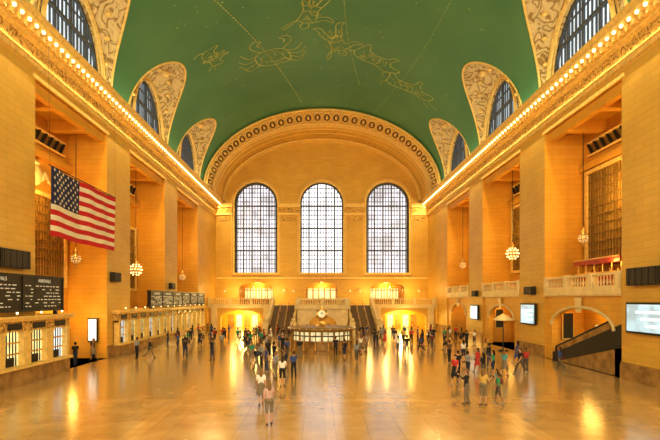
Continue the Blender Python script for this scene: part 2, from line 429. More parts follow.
# far wall
PF = pfar(YF)
mb = MB()
WX = [-11.5, 0, 11.5]; WH = 3.75; WZ0, WZS, WR = 9.6, 21.7, 3.7
ops = [(x-WH, x+WH, WZ0, arch(x, WH, WZS, WR)) for x in WX]
low = [(x-w, x+w, 4.0, arch(x, w, 6.8, 1.1)) for x, w in ((-11.5, 3.0), (0, 2.8), (11.5, 3.0))]
topf = lambda u: ZS+10.4*math.sqrt(max(0, 1-(u/16.85)**2)) if abs(u) < 16.85 else ZS
panel(mb, PF, -18.5, 18.5, 0, topf, ops+low, 1.0, 0, 0, step=0.6)
for x0, x1 in ((-18.5, -15.6), (-7.5, -4.0), (4.0, 7.5), (15.6, 18.5)):
    pbox(mb, PF, x0, x1, 8.8, 19.6, -0.2, 0, 0)
    pbox(mb, PF, x0-.1, x1+.1, 19.6, 20.0, -0.5, 0, 1)
    pbox(mb, PF, x0, x1, 20.0, 20.9, -0.3, 0, 2)
    pbox(mb, PF, x0-.15, x1+.15, 20.9, 21.3, -0.8, 0, 1)
    pbox(mb, PF, x0-.05, x1+.05, 21.3, 21.6, -0.6, 0, 1)
    pbox(mb, PF, x0+.5, x1-.5, 18.6, 19.3, -0.35, 0, 2)
pbox(mb, PF, -18.5, 18.5, 8.5, 8.8, -0.4, 0, 1)
mb.obj('wall_far', [M_wall, M_trim, M_frieze])
for x in WX:
    window('window_%d' % k, PF, x, WH-.02, WZ0, WZS, WR, 0.55, 15, [9.6+.78*i for i in range(1, 20)], 0.09 if x else .1, (4, 9, 14), M_pane if x else M_pane_c, (3, 6, 9, 12), 0.3, .36 if x else .22); k += 1
mb = MB()
mb.box(-16.5, 16.5, 84, 84.1, 3.9, 8.4, 0); mb.box(-16.5, 16.5, 81, 84, 8.3, 8.4, 0); mb.box(-16.5, 16.5, 80.9, 84, 3.8, 4.0, 0)
mb.box(-16.6, -16.5, 81, 84, 3.9, 8.4, 0); mb.box(16.5, 16.6, 81, 84, 3.9, 8.4, 0)
for x in WX:
    for j in range(-2, 3):
        mb.box(x+j*1.05-.42, x+j*1.05+.42, 83.9, 83.98, 4.8, 6.9, 1)
        mb.box(x+j*1.05-.5, x+j*1.05+.5, 83.0, 83.3, 4.0, 5.0, 2)
    for j in range(-2, 4): mb.box(x+j*1.05-.6, x+j*1.05-.5, 80.4, 80.6, 4.0, 7.3, 2)
    mb.box(x-2.9, x+2.9, 80.4, 80.6, 6.5, 6.65, 2)
mb.obj('wall_gallery', [M_bay, M_lit, M_marbled])
# rear wall behind the viewer with three daylight windows
PB = lambda u, z, o: (u, Y0-o, z)
mb = MB(); ops = [(x-4.2, x+4.2, 7, arch(x, 4.2, 22, 4)) for x in WX]
topr = lambda u: ZS+B0*math.sqrt(max(0, 1-(u/A0)**2))
panel(mb, PB, -18.5, 18.5, 0, topr, ops, 1.0, 0, 0, 0.8)
for x in (-21.8, 18.5): mb.quad((x, Y0, 0), (x+3.3, Y0, 0), (x+3.3, Y0, 19), (x, Y0, 19), 0)
mb.obj('wall_rear', [M_wall])
for x in WX:
    window('window_%d' % k, PB, x, 4.18, 7, 22, 4, 0.5, 6, [10, 13, 16, 19, 22], .08, (), M_pane_rear); k += 1

# ------------------------------------------------------------------ balustrades
def balustrade(mb, p0, p1, z, h=1.05, mi=0, sp=0.34, slope=0.0, post=3.2):
    p0 = Vector((p0[0], p0[1], 0)); p1 = Vector((p1[0], p1[1], 0)); d = p1-p0; L = d.length; d.normalize(); nn = Vector((-d.y, d.x, 0))
    def seg(t0, t1, w, z0, z1):
        vs = []
        for t in (t0, t1):
            zz = z+slope*t/L
            for sg in (-1, 1):
                q = p0+d*t+nn*sg*w
                vs += [(q.x, q.y, zz+z0), (q.x, q.y, zz+z1)]
        mb.add(vs, [(0, 1, 3, 2), (4, 6, 7, 5), (0, 4, 5, 1), (2, 3, 7, 6), (1, 5, 7, 3), (0, 2, 6, 4)], mi)
    seg(0, L, .18, 0, .16); seg(0, L, .17, h-.15, h)
    n = max(1, int(L/sp))
    for i in range(n):
        t = (i+.5)*L/n; q = p0+d*t; zz = z+slope*t/L
        mb.lathe((q.x, q.y, zz), [(.06, .15), (.05, .2), (.1, .38), (.045, .65), (.07, h-.15)], 6, mi)
    n = max(1, round(L/post))
    for i in range(n+1):
        t = min(max(i*L/n, .2), L-.2); seg(t-.22, t+.22, .24, 0, h+.06)

# west balcony + staircases
mb = MB()
PW = pfar(74.0)
ops = [(-16.4, -9.6, 0, arch(-13, 3.4, 1.9, 1.25)), (9.6, 16.8, 0, arch(13.2, 3.6, 1.9, 1.25))]
panel(mb, PW, -18.4, 18.4, 0, flat(3.8), ops, 0.8, 0, 0, .8)
mb.box(-18.4, 18.4, 73.7, 79.9, 3.7, 4.0, 1)
mb.box(-18.4, 18.4, 73.5, 73.9, 3.55, 3.95, 1)
for a, b_ in ((-18.3, -8), (8, 18.3)): balustrade(mb, (a, 73.8), (b_, 73.8), 4.0, 1.1, 1)
balustrade(mb, (-3.9, 73.8), (3.9, 73.8), 4.0, 1.1, 1)
for x in (-17.4, -9.0, 9.0, 17.5): mb.box(x-.45, x+.45, 73.6, 74, 0, 3.6, 1)
mb.box(-18.4, 18.4, 79.6, 79.7, 0, 3.7, 2)
for cx in (-13, 13.2):
    for j in (-2, -1, 0, 1, 2):
        mb.box(cx+j*1.35-.5, cx+j*1.35+.5, 79.5, 79.58, .1, 2.3, 3 if j % 2 else 4)
mb.obj('balcony', [M_wall, M_cream, M_bay, M_lit, M_marbled])
st = empty('grand_staircase')
for s in (-1, 1):
    mb = MB(); n = 24; ya, yb = 63.0, 73.45; x0, x1 = (s*4.2, s*7.6) if s > 0 else (-7.6, -4.2)
    for i in range(n):
        y = ya+(yb-ya)*i/n; z = 4.0*(i+1)/n
        mb.box(x0, x1, y, yb, z-4.0/n, z-.03, 0); mb.box(x0, x1, y-.04, y+(yb-ya)/n, z-.03, z, 1)
    for xx in (x0-.2, x1+.2):
        mb.add([(xx-.25, ya-.6, 0), (xx+.25, ya-.6, 0), (xx+.25, yb, 0), (xx-.25, yb, 0), (xx-.25, ya-.6, .9), (xx+.25, ya-.6, .9), (xx+.25, yb, 4.0), (xx-.25, yb, 4.0)],
               [(0,3,2,1),(4,5,6,7),(0,1,5,4),(1,2,6,5),(2,3,7,6),(3,0,4,7)], 2)
        balustrade(mb, (xx, ya-.3), (xx, yb), .45, 1.1, 2, .45, 3.55, 4)
        mb.box(xx-.4, xx+.4, ya-1.1, ya-.3, 0, 1.9, 2); mb.sphere((xx, ya-.7, 2.15), .3, 10, 8, 2)
    for t in (0.33, .66):
        xx = x0+(x1-x0)*t
        mb.tube((xx, ya, 1.0), (xx, yb, 5.0), .05, .05, 6, 3)
        for j in range(5): y = ya+(yb-ya)*j/4; mb.tube((xx, y, 4*j/4), (xx, y, 1+4*j/4), .03, .03, 6, 3)
    mb.obj('flight_%d' % (1 if s < 0 else 2), [M_step, M_marbled, M_cream, M_brass], st)
mb = MB(); PC = pfar(64.5)
panel(mb, PC, -3.7, 3.7, 0, flat(3.7), [(-1.9, 1.9, 0, arch(0, 1.9, 1.5, 1.2))], 1.0, 0, 0, .5)
mb.box(-3.7, -3.6, 64.5, 73.45, 0, 3.7, 0); mb.box(3.6, 3.7, 64.5, 73.45, 0, 3.7, 0)
mb.box(-3.9, 3.9, 64.2, 73.45, 3.6, 3.95, 0)
balustrade(mb, (-3.6, 64.5), (3.6, 64.5), 3.95, 1.05, 0)
balustrade(mb, (-3.6, 64.6), (-3.6, 73.3), 3.95, 1.05, 0); balustrade(mb, (3.6, 64.6), (3.6, 73.3), 3.95, 1.05, 0)
mb.lathe((0, 64.4, 2.5), [(0.0, -.15), (.35, -.1), (.4, .1), (.3, .5), (0, .6)], 10, 0)
for x in (-2.9, 2.9): mb.box(x-.4, x+.4, 64.3, 64.5, 0, 3.5, 0)
mb.obj('bastion', [M_cream], st)

# right-hand side galleries
for i, c in enumerate(CENT):
    mb = MB(); a, b_ = c-4.88, c+4.88
    P = lambda u, z, o: PR(u, z, o+.15)
    hwid = 4.0 if i < 3 else 3.4
    panel(mb, P, a, b_, 0, flat(5.3), [(c-hwid, c+hwid, 0, arch(c, hwid, 2.9, 1.5))], .5, 0, 0, .8)
    pbox(mb, PR, a, b_, 5.3, 5.75, -.1, 3.28, 1)
    pbox(mb, PR, a, b_, 5.2, 5.35, -.02, .2, 1)
    balustrade(mb, (18.62, a+.05), (18.62, b_-.05), 5.75, 1.0, 1)
    mb.add([PR(c-.35, 4.0, .05), PR(c+.35, 4.0, .05), PR(c+.5, 5.1, .0), PR(c-.5, 5.1, .0)], [(0, 1, 2, 3)], 1)
    L = [P(c+hwid*math.cos(pi*j/20), 2.9+1.5*math.sin(pi*j/20), -.05) for j in range(21)]
    for p, q in zip(L, L[1:]): mb.tube(p, q, .12, .12, 6, 1, False)
    pbox(mb, PR, c-3.3, c-1.5, 0.1, 2.6, 3.15, 3.28, 3)
    pbox(mb, PR, c-.9, c+.9, 0.6, 2.9, 3.2, 3.28, 2); pbox(mb, PR, c+1.5, c+3.1, .6, 2.9, 3.2, 3.28, 2)
    mb.obj('gallery_balcony', [M_bay, M_cream, M_lit, M_dark])
for (c, n_) in ((33.8, 1), (48.4, 2)):
    mb = MB(); mb.box(19.9, 20.9, c+4.75, c+4.86, 1.6, 3.9, 0); mb.box(20.0, 20.8, c+4.72, c+4.76, 1.7, 3.8, 1); mb.obj('notice_board', [M_brass, M_dark])
mb = MB(); mb.box(20.2, 21.3, 31.4, 36.6, 5.76, 6.9, 0); mb.box(20.0, 21.35, 31.2, 36.8, 6.9, 7.0, 1)
for i in range(6): y = 31.4+5.2*i/5; mb.tube((20.15, y, 7.0), (20.15, y, 7.6), .04, .04, 6, 1)
for i in range(12): y = 31.6+4.8*i/11; mb.lathe((20.9, y, 7.0), [(.06, 0), (.07, .2), (.03, .3), (.03, .4)], 6, 1 if i % 2 else 0)
mb.box(19.9, 21.35, 31.2, 36.8, 7.6, 8.0, 0); mb.box(19.85, 19.95, 31.2, 36.8, 7.95, 8.05, 1); mb.obj('bar_booth', [M_red, M_brass])

# escalator in right bay
esc = MB(); ya, yb = 37.0, 29.1
for xx in (18.75, 20.3):
    esc.add([(xx-.12, ya, 0), (xx+.12, ya, 0), (xx+.12, yb, 1.9), (xx-.12, yb, 1.9), (xx-.12, ya, .75), (xx+.12, ya, .75), (xx+.12, yb, 3.4), (xx-.12, yb, 3.4)],
            [(0,3,2,1),(4,5,6,7),(0,1,5,4),(1,2,6,5),(2,3,7,6),(3,0,4,7)], 1)
    esc.add([(xx-.1, ya, 0), (xx+.1, ya, 0), (xx+.1, yb, 0), (xx-.1, yb, 0), (xx-.1, ya, .02), (xx+.1, ya, .02), (xx+.1, yb, 1.9), (xx-.1, yb, 1.9)],
            [(0,3,2,1),(4,5,6,7),(0,1,5,4),(1,2,6,5),(2,3,7,6),(3,0,4,7)], 0)
    esc.add([(xx-.03, ya, .75), (xx+.03, ya, .75), (xx+.03, yb, 3.4), (xx-.03, yb, 3.4), (xx-.03, ya, 1.2), (xx+.03, ya, 1.2), (xx+.03, yb, 3.95), (xx-.03, yb, 3.95)],
            [(0,3,2,1),(4,5,6,7),(0,1,5,4),(1,2,6,5),(2,3,7,6),(3,0,4,7)], 0)
    esc.tube((xx, ya+.3, 1.15), (xx, yb, 4.0), .08, .08, 8, 2); esc.tube((xx, ya+.3, 1.15), (xx, ya+.3, .7), .08, .08, 8, 2)
    esc.box(xx-.13, xx+.13, ya, ya+.6, 0, .7, 1)
n = 20
for i in range(n):
    y = ya+(yb-ya)*i/n; z = 3.0*(i+1)/n; esc.box(18.9, 20.15, min(y, y+(yb-ya)/n), max(y, y+(yb-ya)/n), 0, z, 3)
esc.obj('escalator', [M_marbled, M_dark, M_rub, M_bars])

def screen(P, y0, y1, z0, z1, name, mi=0):
    mb = MB(); pbox(mb, P, y0, y1, z0, z1, -.28, -.13, 1)
    pbox(mb, P, y0+.12, y1-.12, z0+.12, z1-.12, -.31, -.28, 0)
    if mi:
        n = 3
        for j in range(n): pbox(mb, P, y0+.3, y0+(y1-y0)*(.5+.12*j), z0+.4+.4*j, z0+.55+.4*j, -.33, -.3, 2)
    for yy in (y0+.3, y1-.3): pbox(mb, P, yy-.08, yy+.08, z0+.1, z1-.1, -.14, -.005, 1)
    return mb.obj(name, [M_blue, M_dark, M_white])
screen(PR, 24.6, 28.1, 2.95, 4.8, 'advertising_screen', 1)
screen(PR, 39.9, 42.7, 2.7, 4.6, 'advertising_screen', 1)
screen(PR, 54.2, 56.8, 2.5, 4.3, 'advertising_screen', 1)
def blackbox(P, y0, y1, z0, z1):
    mb = MB(); pbox(mb, P, y0, y1, z0, z1, -.4, -.05, 0); pbox(mb, P, y0+.1, y1-.1, z0+.1, z1-.1, -.42, -.4, 1)
    for i in range(5): y = y0+(y1-y0)*(i+.5)/5; pbox(mb, P, y-.02, y+.02, z0+.05, z1-.05, -.44, -.4, 0)
    for yy in (y0+.3, y1-.3): pbox(mb, P, yy-.05, yy+.05, z0+.2, z1-.2, -.06, -.005, 0)
    mb.obj('loudspeaker_panel', [M_dark, M_rub])
blackbox(PR, 25.2, 27.9, 5.8, 6.85); blackbox(PL, 25.2, 27.8, 6.8, 7.85)
blackbox(PL, 39.2, 40.6, 6.5, 7.3); blackbox(PR, 40.2, 41.8, 5.4, 6.1); blackbox(PR, 54.6, 56.0, 5.3, 6.0); blackbox(PL, 54.6, 56.0, 6.2, 6.9)

# ------------------------------------------------------------------ ticket offices (left)
def ticket_office(y0, y1, X=-18.1):
    mb = MB()
    mb.box(-21.7, X-.35, y0, y1, 0, 3.7, 0)
    mb.box(X-.4, X+.12, y0, y1, 0, .95, 1); mb.box(X-.4, X+.35, y0, y1, .95, 1.1, 6)
    mb.box(-21.7, X+.05, y0-.05, y1+.05, 3.1, 3.7, 0); mb.box(-21.7, X+.25, y0-.2, y1+.2, 3.7, 3.85, 6); mb.box(-21.7, X+.38, y0-.3, y1+.3, 3.85, 4.0, 6)
    n = max(2, round((y1-y0)/2.3)); w = (y1-y0)/n
    for i in range(n+1):
        y = y0+w*i; mb.box(X-.4, X+.08, max(y0, y-.34), min(y1, y+.34), 1.1, 3.1, 6); mb.box(X-.4, X+.14, max(y0, y-.4), min(y1, y+.4), 2.95, 3.1, 6)
    for i in range(n):
        a, b_ = y0+w*i+.34, y0+w*(i+1)-.34
        mb.box(X-.34, X-.28, a, b_, 1.1, 3.1, 2 if i % 3 else 5)
        for j in range(1, 6):
            y = a+(b_-a)*j/6; mb.box(X-.26, X-.22, y-.03, y+.03, 1.1, 3.1, 4)
        for zz in (1.75, 2.4): mb.box(X-.27, X-.2, a, b_, zz, zz+.09, 3)
        mb.box(X-.27, X-.18, (a+b_)/2-.3, (a+b_)/2+.3, 1.1, 1.6, 4)
        mb.box(X+.05, X+.09, a+.2, b_-.2, 3.22, 3.58, 4)
        mb.tube((X+.2, (a+b_)/2, 3.95), (X+.2, (a+b_)/2, 4.12), .03, .03, 6, 3); mb.sphere((X+.2, (a+b_)/2, 4.18), .07, 8, 6, 7)
    return mb.obj('ticket_office', [M_frieze, M_marbled, M_lit, M_brass, M_dark, M_white, M_trim, M_bulb])
ticket_office(9.0, 32.0); ticket_office(39.9, 70.0)
def board(y0, y1, z0, z1, X=-17.95, title=None):
    par = empty('departure_board')
    mb = MB(); mb.box(X-.35, X, y0, y1, z0, z1, 0)
    for zz in (z0, z1-.1): mb.box(X-.4, X+.06, y0-.1, y1+.1, zz, zz+.1, 1)
    n = max(2, round((y1-y0)/4)); w = (y1-y0)/n
    for i in range(n+1): y = y0+w*i; mb.box(X-.05, X+.05, y-.06, y+.06, z0, z1, 1)
    rr = random.Random(3)
    for i in range(n):
        a = y0+w*i+.25; b_ = y0+w*(i+1)-.25
        rows_ = 7; zt = z1-.55
        for r_ in range(rows_):
            z = zt-(zt-z0-.2)*(r_+.5)/rows_
            y = a
            while y < b_-.2:
                L = rr.uniform(.12, .4)
                if rr.random() < .62: mb.box(X, X+.012, y, min(y+L, b_), z-.028, z+.028, 2)
                y += L+.14
    for yy in (y0+.5, (y0+y1)/2, y1-.5): mb.box(X-.3, X-.1, yy-.1, yy+.1, 4.0, z0+.05, 1)
    mb.obj('display', [M_dark, M_rub, M_amber], par)
    for i in range(n):
        cu = bpy.data.curves.new('title', 'FONT'); cu.body = title or 'DEPARTURES'; cu.size = .3; cu.extrude = .005; cu.align_x = 'CENTER'
        o = bpy.data.objects.new('title', cu); COL.objects.link(o); cu.materials.append(M_amber)
        o.parent = par; o.location = (X+.03, y0+w*(i+.5), z1-.42); o.rotation_euler = (pi/2, 0, pi/2)
board(18.5, 31.0, 4.25, 6.45, title='ARRIVALS'); board(47.3, 69.5, 4.2, 5.9)
mb = MB(); mb.box(-20.0, -19.2, 38.45, 38.65, 1.4, 3.4, 0); mb.box(-19.93, -19.27, 38.42, 38.46, 1.5, 3.3, 1); mb.box(-19.75, -19.45, 38.45, 38.6, 0, 1.4, 0); mb.obj('poster_stand', [M_dark, M_white])
mb = MB()
for i in range(3):
    c = 33.6+i*2.0; mb.box(-21.78, -21.6, c-.8, c+.8, 0, 2.5, 0); mb.box(-21.62, -21.58, c-.62, c+.62, .3, 2.3, 1); mb.box(-21.6, -21.5, c-.03, c+.03, .9, 1.3, 2)
mb.obj('door_1', [M_marbled, M_lit, M_brass])

# ------------------------------------------------------------------ flag
mb = MB(); FY0, FY1, FZ0, FZ1 = 29.2, 38.6, 9.05, 13.5
nU = 60
def fp(u, v):
    y = FY0+(FY1-FY0)*u; z = FZ0+(FZ1-FZ0)*v
    return (-17.75+.12*math.sin(u*11+v*1.5)*(1.0-.4*v)+.04*math.sin(u*27), y, z-.05*math.sin(u*pi)+.02*math.sin(u*16))
for r_ in range(13):
    v0, v1 = r_/13, (r_+1)/13
    for i in range(nU):
        u0, u1 = i/nU, (i+1)/nU
        red = (r_ % 2 == 0); cant = (r_ >= 6 and u1 <= .4001)
        mb.add([fp(u0, v0), fp(u1, v0), fp(u1, v1), fp(u0, v1)], [(0, 1, 2, 3)], 2 if cant else (0 if red else 1), True)
for r_ in range(9):
    nn = 6 if r_ % 2 == 0 else 5
    for i in range(nn):
        u = .4*((i+.5)/6 if nn == 6 else (i+1)/6); v = 6/13+7/13*(r_+.6)/9.2
        c = fp(u, v); pts = []
        for j in range(10):
            R = .15 if j % 2 == 0 else .06; t = pi/2+j*pi/5
            pts.append((c[0]+.03, c[1]+R*math.cos(t), c[2]+R*math.sin(t)))
        mb.add(pts+[(c[0]+.035, c[1], c[2])], [(j, (j+1) % 10, 10) for j in range(10)], 1)
mb.tube((-17.75, FY0-.1, FZ1+.03), (-17.75, FY1+.1, FZ1+.03), .04, .04, 6, 3)
for y in (FY0, FY1): mb.tube((-17.75, y, FZ1), (-17.85, y, 21.5), .007, .007, 5, 3)
mb.obj('american_flag', [M_fred, M_fwhite, M_fblue, M_dark])

# ------------------------------------------------------------------ chandeliers
def chandelier(x, y, z, top=18.2, R=.62, bulb=None):
    mb = MB()
    mb.sphere((0, 0, 0), R*.8, 16, 10, 0)
    for ph, n in ((0.0, 14), (.55, 11), (-.55, 11), (1.05, 6), (-1.05, 6)):
        rr_ = R*math.cos(ph); zz = R*math.sin(ph)
        for i in range(n):
            t = 2*pi*i/n+ph; mb.sphere((rr_*math.cos(t), rr_*math.sin(t), zz), R*.14, 6, 5, 1)
        L = [(rr_*.93*math.cos(2*pi*i/20), rr_*.93*math.sin(2*pi*i/20), zz) for i in range(21)]
        for p, q in zip(L, L[1:]): mb.tube(p, q, R*.055, R*.055, 5, 0, False)
    mb.lathe((0, 0, 0), [(0, -R-.35), (.08, -R-.25), (.04, -R-.15), (.16, -R), (.2, -R+.15)], 10, 0)
    mb.lathe((0, 0, 0), [(.25, R-.12), (.14, R+.1), (.2, R+.25), (.06, R+.45), (.03, R+.6)], 10, 0)
    mb.tube((0, 0, R+.4), (0, 0, top-z-.1), .028, .028, 6, 2)
    mb.lathe((0, 0, top-z), [(.25, 0.0), (.2, -.1), (.04, -.25)], 10, 0)
    o = mb.obj('chandelier', [M_brass, bulb or M_bulb_ch, M_dark]); o.location = (x, y, z); return o
LWARM = (1.0, 0.61, 0.15)
def point(loc, P, col=LWARM, r=.35):
    l = bpy.data.lights.new('lamp', 'POINT'); l.energy = P; l.color = col; l.shadow_soft_size = r
    o = bpy.data.objects.new('bay_lamp', l); COL.objects.link(o); o.location = loc; return o
for c in CENT:
    if c < 40: chandelier(-19.9, c+2.6, 8.2, 18.9, .34, M_bulb_dim); chandelier(20.3, c+2.4, 9.8, 18.9, .34, M_bulb_dim)
    elif c < 50: chandelier(-19.9, c, 8.1, 18.9); chandelier(19.9, c, 9.8, 18.9)
    else: chandelier(-19.9, c+2, 8.1, 18.9, .4, M_bulb_dim); chandelier(19.9, c+2, 9.8, 18.9, .4, M_bulb_dim)
    if c > 30:
        point((-20.0, c-1.5, 12.5), 700); point((20.0, c-1.5, 13.0), 700)
        point((20.6, c+1.5, 4.2), 180, LWARM, .8)
        point((19.8, c-2, 7.6), 120)
for x in (-13, 13.2):
    point((x, 76.8, 2.9), 1250, (1, .76, .20), .5)
    point((x, 71.5, 3.0), 180, (1, .76, .26), .4)
point((0, 70, 2.6), 260, (1, .8, .4))
for x in WX: point((x, 82.2, 7.2), 340, (1, .74, .26))
point((-20.3, 36, 3.5), 240, LWARM, .6)
for x in (-8, -15, 8, 15): point((x, 77.5, 6.4), 260, (1, .72, .24), .3)

mb = MB()
for x in (-16.8, -6.6, -4.9, 4.9, 6.6, 16.8):
    mb.box(x-.05, x+.05, 79.3, 79.8, 6.6, 6.7, 0); mb.sphere((x, 79.3, 6.4), .18, 8, 6, 1); mb.tube((x, 79.3, 6.55), (x, 79.3, 6.8), .12, .03, 8, 0)
mb.obj('wall_lanterns', [M_brass, M_bulb_dim])

# ------------------------------------------------------------------ information booth
bo = empty('information_booth', (-.3, 45, 0)); C = (0, 0, 0)
mb = MB(); R = 3.1
mb.lathe(C, [(R, 0), (R, .15), (R-.08, .2), (R-.08, .98), (R+.12, 1.0), (R+.12, 1.1), (R-.3, 1.1)], 32, 0, False)
for i in range(16):
    t = 2*pi*(i+.5)/16; mb.tube(((R-.02)*math.cos(t), (R-.02)*math.sin(t), .2), ((R-.02)*math.cos(t), (R-.02)*math.sin(t), .98), .09, .09, 6, 2)
mb.lathe(C, [(R-.2, 1.1), (R-.2, 1.95)], 32, 1, False)
for i in range(32):
    t = 2*pi*i/32; x, y = (R-.16)*math.cos(t), (R-.16)*math.sin(t); mb.tube((x, y, 1.1), (x, y, 2.0), .05 if i % 2 else .1, .05 if i % 2 else .1, 6, 5)
mb.lathe(C, [(R-.13, 1.5), (R-.1, 1.55), (R-.13, 1.6)], 32, 4, False)
mb.lathe(C, [(R-.3, 1.95), (R+.12, 1.95), (R+.2, 2.12), (R+.2, 2.2), (R-.1, 2.3), (R-.5, 2.32), (0.6, 2.4), (.55, 2.4)], 32, 5, False)
for i in range(28):
    t = 2*pi*i/28; mb.sphere(((R+.2)*math.cos(t), (R+.2)*math.sin(t), 2.22), .05, 5, 4, 3)
mb.lathe(C, [(.6, 2.38), (.5, 2.5), (.32, 2.6), (.26, 2.95), (.4, 3.05), (.42, 3.1)], 16, 2)
mb.obj('kiosk', [M_marbled, M_booth, M_brass, M_bulb_dim, M_dark, M_lat], bo)
mb = MB()
mb.sphere((0, 0, 3.55), .48, 16, 12, 0)
for i in range(4):
    t = pi/2*i; d = Vector((math.cos(t), math.sin(t), 0)); c = Vector((0, 0, 3.55))+d*.38
    mb.tube(c, c+d*.16, .42, .4, 20, 0); mb.tube(c+d*.16, c+d*.18, .33, .33, 20, 1)
    up = Vector((0, 0, 1)); sd = d.cross(up); f = c+d*.19
    mb.tube(f, f+up*.27, .02, .012, 5, 2); mb.tube(f, f+sd*.18+up*.05, .024, .015, 5, 2)
mb.lathe((0, 0, 3.98), [(.2, 0), (.12, .12), (.16, .2), (.05, .32), (0, .42)], 10, 0)
mb.obj('clock', [M_brass, M_booth, M_dark], bo)

mb = MB(); mb.lathe((0, 0, 0), [(.45, 0), (.45, .08), (.08, .14), (.05, .2), (.045, 3.1)], 12, 0)
mb.lathe((0, 0, 0), [(1.0, 2.95), (.95, 3.05), (.5, 3.35), (.1, 3.55), (0, 3.6)], 8, 1, False)
for i in range(8): t = 2*pi*i/8; mb.tube((.05, 0, 2.7), (.97*math.cos(t), .97*math.sin(t), 3.0), .015, .015, 4, 0)
o = mb.obj('cafe_umbrella', [M_dark, M_cream]); o.location = (17.2, 44.2, 0)

# ------------------------------------------------------------------ constellations painted on vault
mb = MB()
def vp(x, y):
    q = math.sqrt(max(0, 1-(x/A0)**2)); n = Vector((x/A0**2, 0, q/B0)).normalized()
    p = Vector((x, y, ZS+B0*q)); return p-n*.05, n
def ribbon(pts, w=.07, closed=False):
    w *= .85
    P_ = []
    L = pts+([pts[0]] if closed else [])
    for (a, b_) in zip(L, L[1:]):
        n = max(1, int(math.hypot(b_[0]-a[0], b_[1]-a[1])/.6))
        for i in range(n): P_.append((a[0]+(b_[0]-a[0])*i/n, a[1]+(b_[1]-a[1])*i/n))
    P_.append(L[-1])
    for a, b_ in zip(P_, P_[1:]):
        p, n0 = vp(*a); q, n1 = vp(*b_); d = (q-p)
        if d.length < 1e-5: continue
        s_ = d.normalized().cross(n0)*w; mb.add([p-s_, q-s_, q+s_, p+s_], [(0, 1, 2, 3)], 0)
def star(x, y, r=.16):
    p, n = vp(x, y); a = n.orthogonal().normalized(); c = n.cross(a)
    mb.add([p+(a*math.cos(j*pi/4)+c*math.sin(j*pi/4))*(r if j % 2 == 0 else r*.4) for j in range(8)], [tuple(range(8))], 0)
def smooth(L, it=2, closed=False):
    for _ in range(it):
        M = [] if closed else [L[0]]
        seq = list(zip(L, L[1:]+([L[0]] if closed else [])))
        for a, b_ in seq:
            M += [(a[0]*.75+b_[0]*.25, a[1]*.75+b_[1]*.25), (a[0]*.25+b_[0]*.75, a[1]*.25+b_[1]*.75)]
        if not closed: M.append(L[-1])
        L = M
    return L
def blob(cx, cy, a, b_, rot=0, wob=.12, k=5, n=26, ph=0):
    L = []
    for i in range(n):
        t = 2*pi*i/n; rr_ = 1+wob*math.sin(k*t+ph); x = a*rr_*math.cos(t); y = b_*rr_*math.sin(t)
        L.append((cx+x*math.cos(rot)-y*math.sin(rot), cy+x*math.sin(rot)+y*math.cos(rot)))
    return L
rnd = random.Random(11)
def hatch(cx, cy, rx, ry, n):   # engraved shading strokes inside a figure
    for _ in range(n):
        t = rnd.uniform(0, 2*pi); q = math.sqrt(rnd.random()); x = cx+rx*q*math.cos(t); y = cy+ry*q*math.sin(t)
        a = rnd.uniform(-.6, .6)+1.2; L = rnd.uniform(.25, .7)
        ribbon(smooth([(x, y), (x+.5*L*math.cos(a)+.15, y+.5*L*math.sin(a)), (x+L*math.cos(a), y+L*math.sin(a))], 1), .03)
def dashed(a, b_, n=40, bend=0, w=.045):
    for i in range(n):
        t0, t1 = i/n, (i+.65)/n
        f = lambda t: (a[0]+(b_[0]-a[0])*t+bend*math.sin(pi*t), a[1]+(b_[1]-a[1])*t)
        ribbon([f(t0), f(t1)], w)
dashed((-10.8, 40), (-3.0, 68.5), 60, .5, .06); dashed((1.5, 40), (5.0, 62), 50, -.6)
dashed((11.5, 36), (8, 69), 60, .8, .02); dashed((-13, 56.0), (13, 60), 60, 0, .02)
def crab(cx, cy, k=1.0):
    ribbon(blob(cx, cy, 1.9*k, 1.5*k, .3, .06, 4), .07, True); ribbon(blob(cx, cy, 1.2*k, .9*k, .3, .1, 3), .05, True)
    hatch(cx, cy, 1.7*k, 1.2*k, 30)
    for s in (-1, 1):
        for j in range(4):
            t = -.7+j*.45; x0 = cx+s*1.8*k*math.cos(t); y0 = cy+1.4*k*math.sin(t)
            ribbon(smooth([(x0, y0), (x0+s*1.1*k, y0+k*(.5*math.sin(t)+.5)), (x0+s*1.7*k, y0+k*(-.7+.6*math.sin(t)))]), .06)
        ribbon(smooth([(cx+s*1.1*k, cy-1.3*k), (cx+s*2.2*k, cy-2.6*k), (cx+s*1.6*k, cy-3.6*k), (cx+s*.7*k, cy-3.1*k), (cx+s*1.4*k, cy-2.9*k), (cx+s*1.2*k, cy-2.3*k)]), .07)
crab(-6.0, 54.5, 1.15)
def TF(cx, cy, s, rot): return lambda L: [(cx+s*(x*math.cos(rot)-y*math.sin(rot)), cy+s*(x*math.sin(rot)+y*math.cos(rot))) for x, y in L]
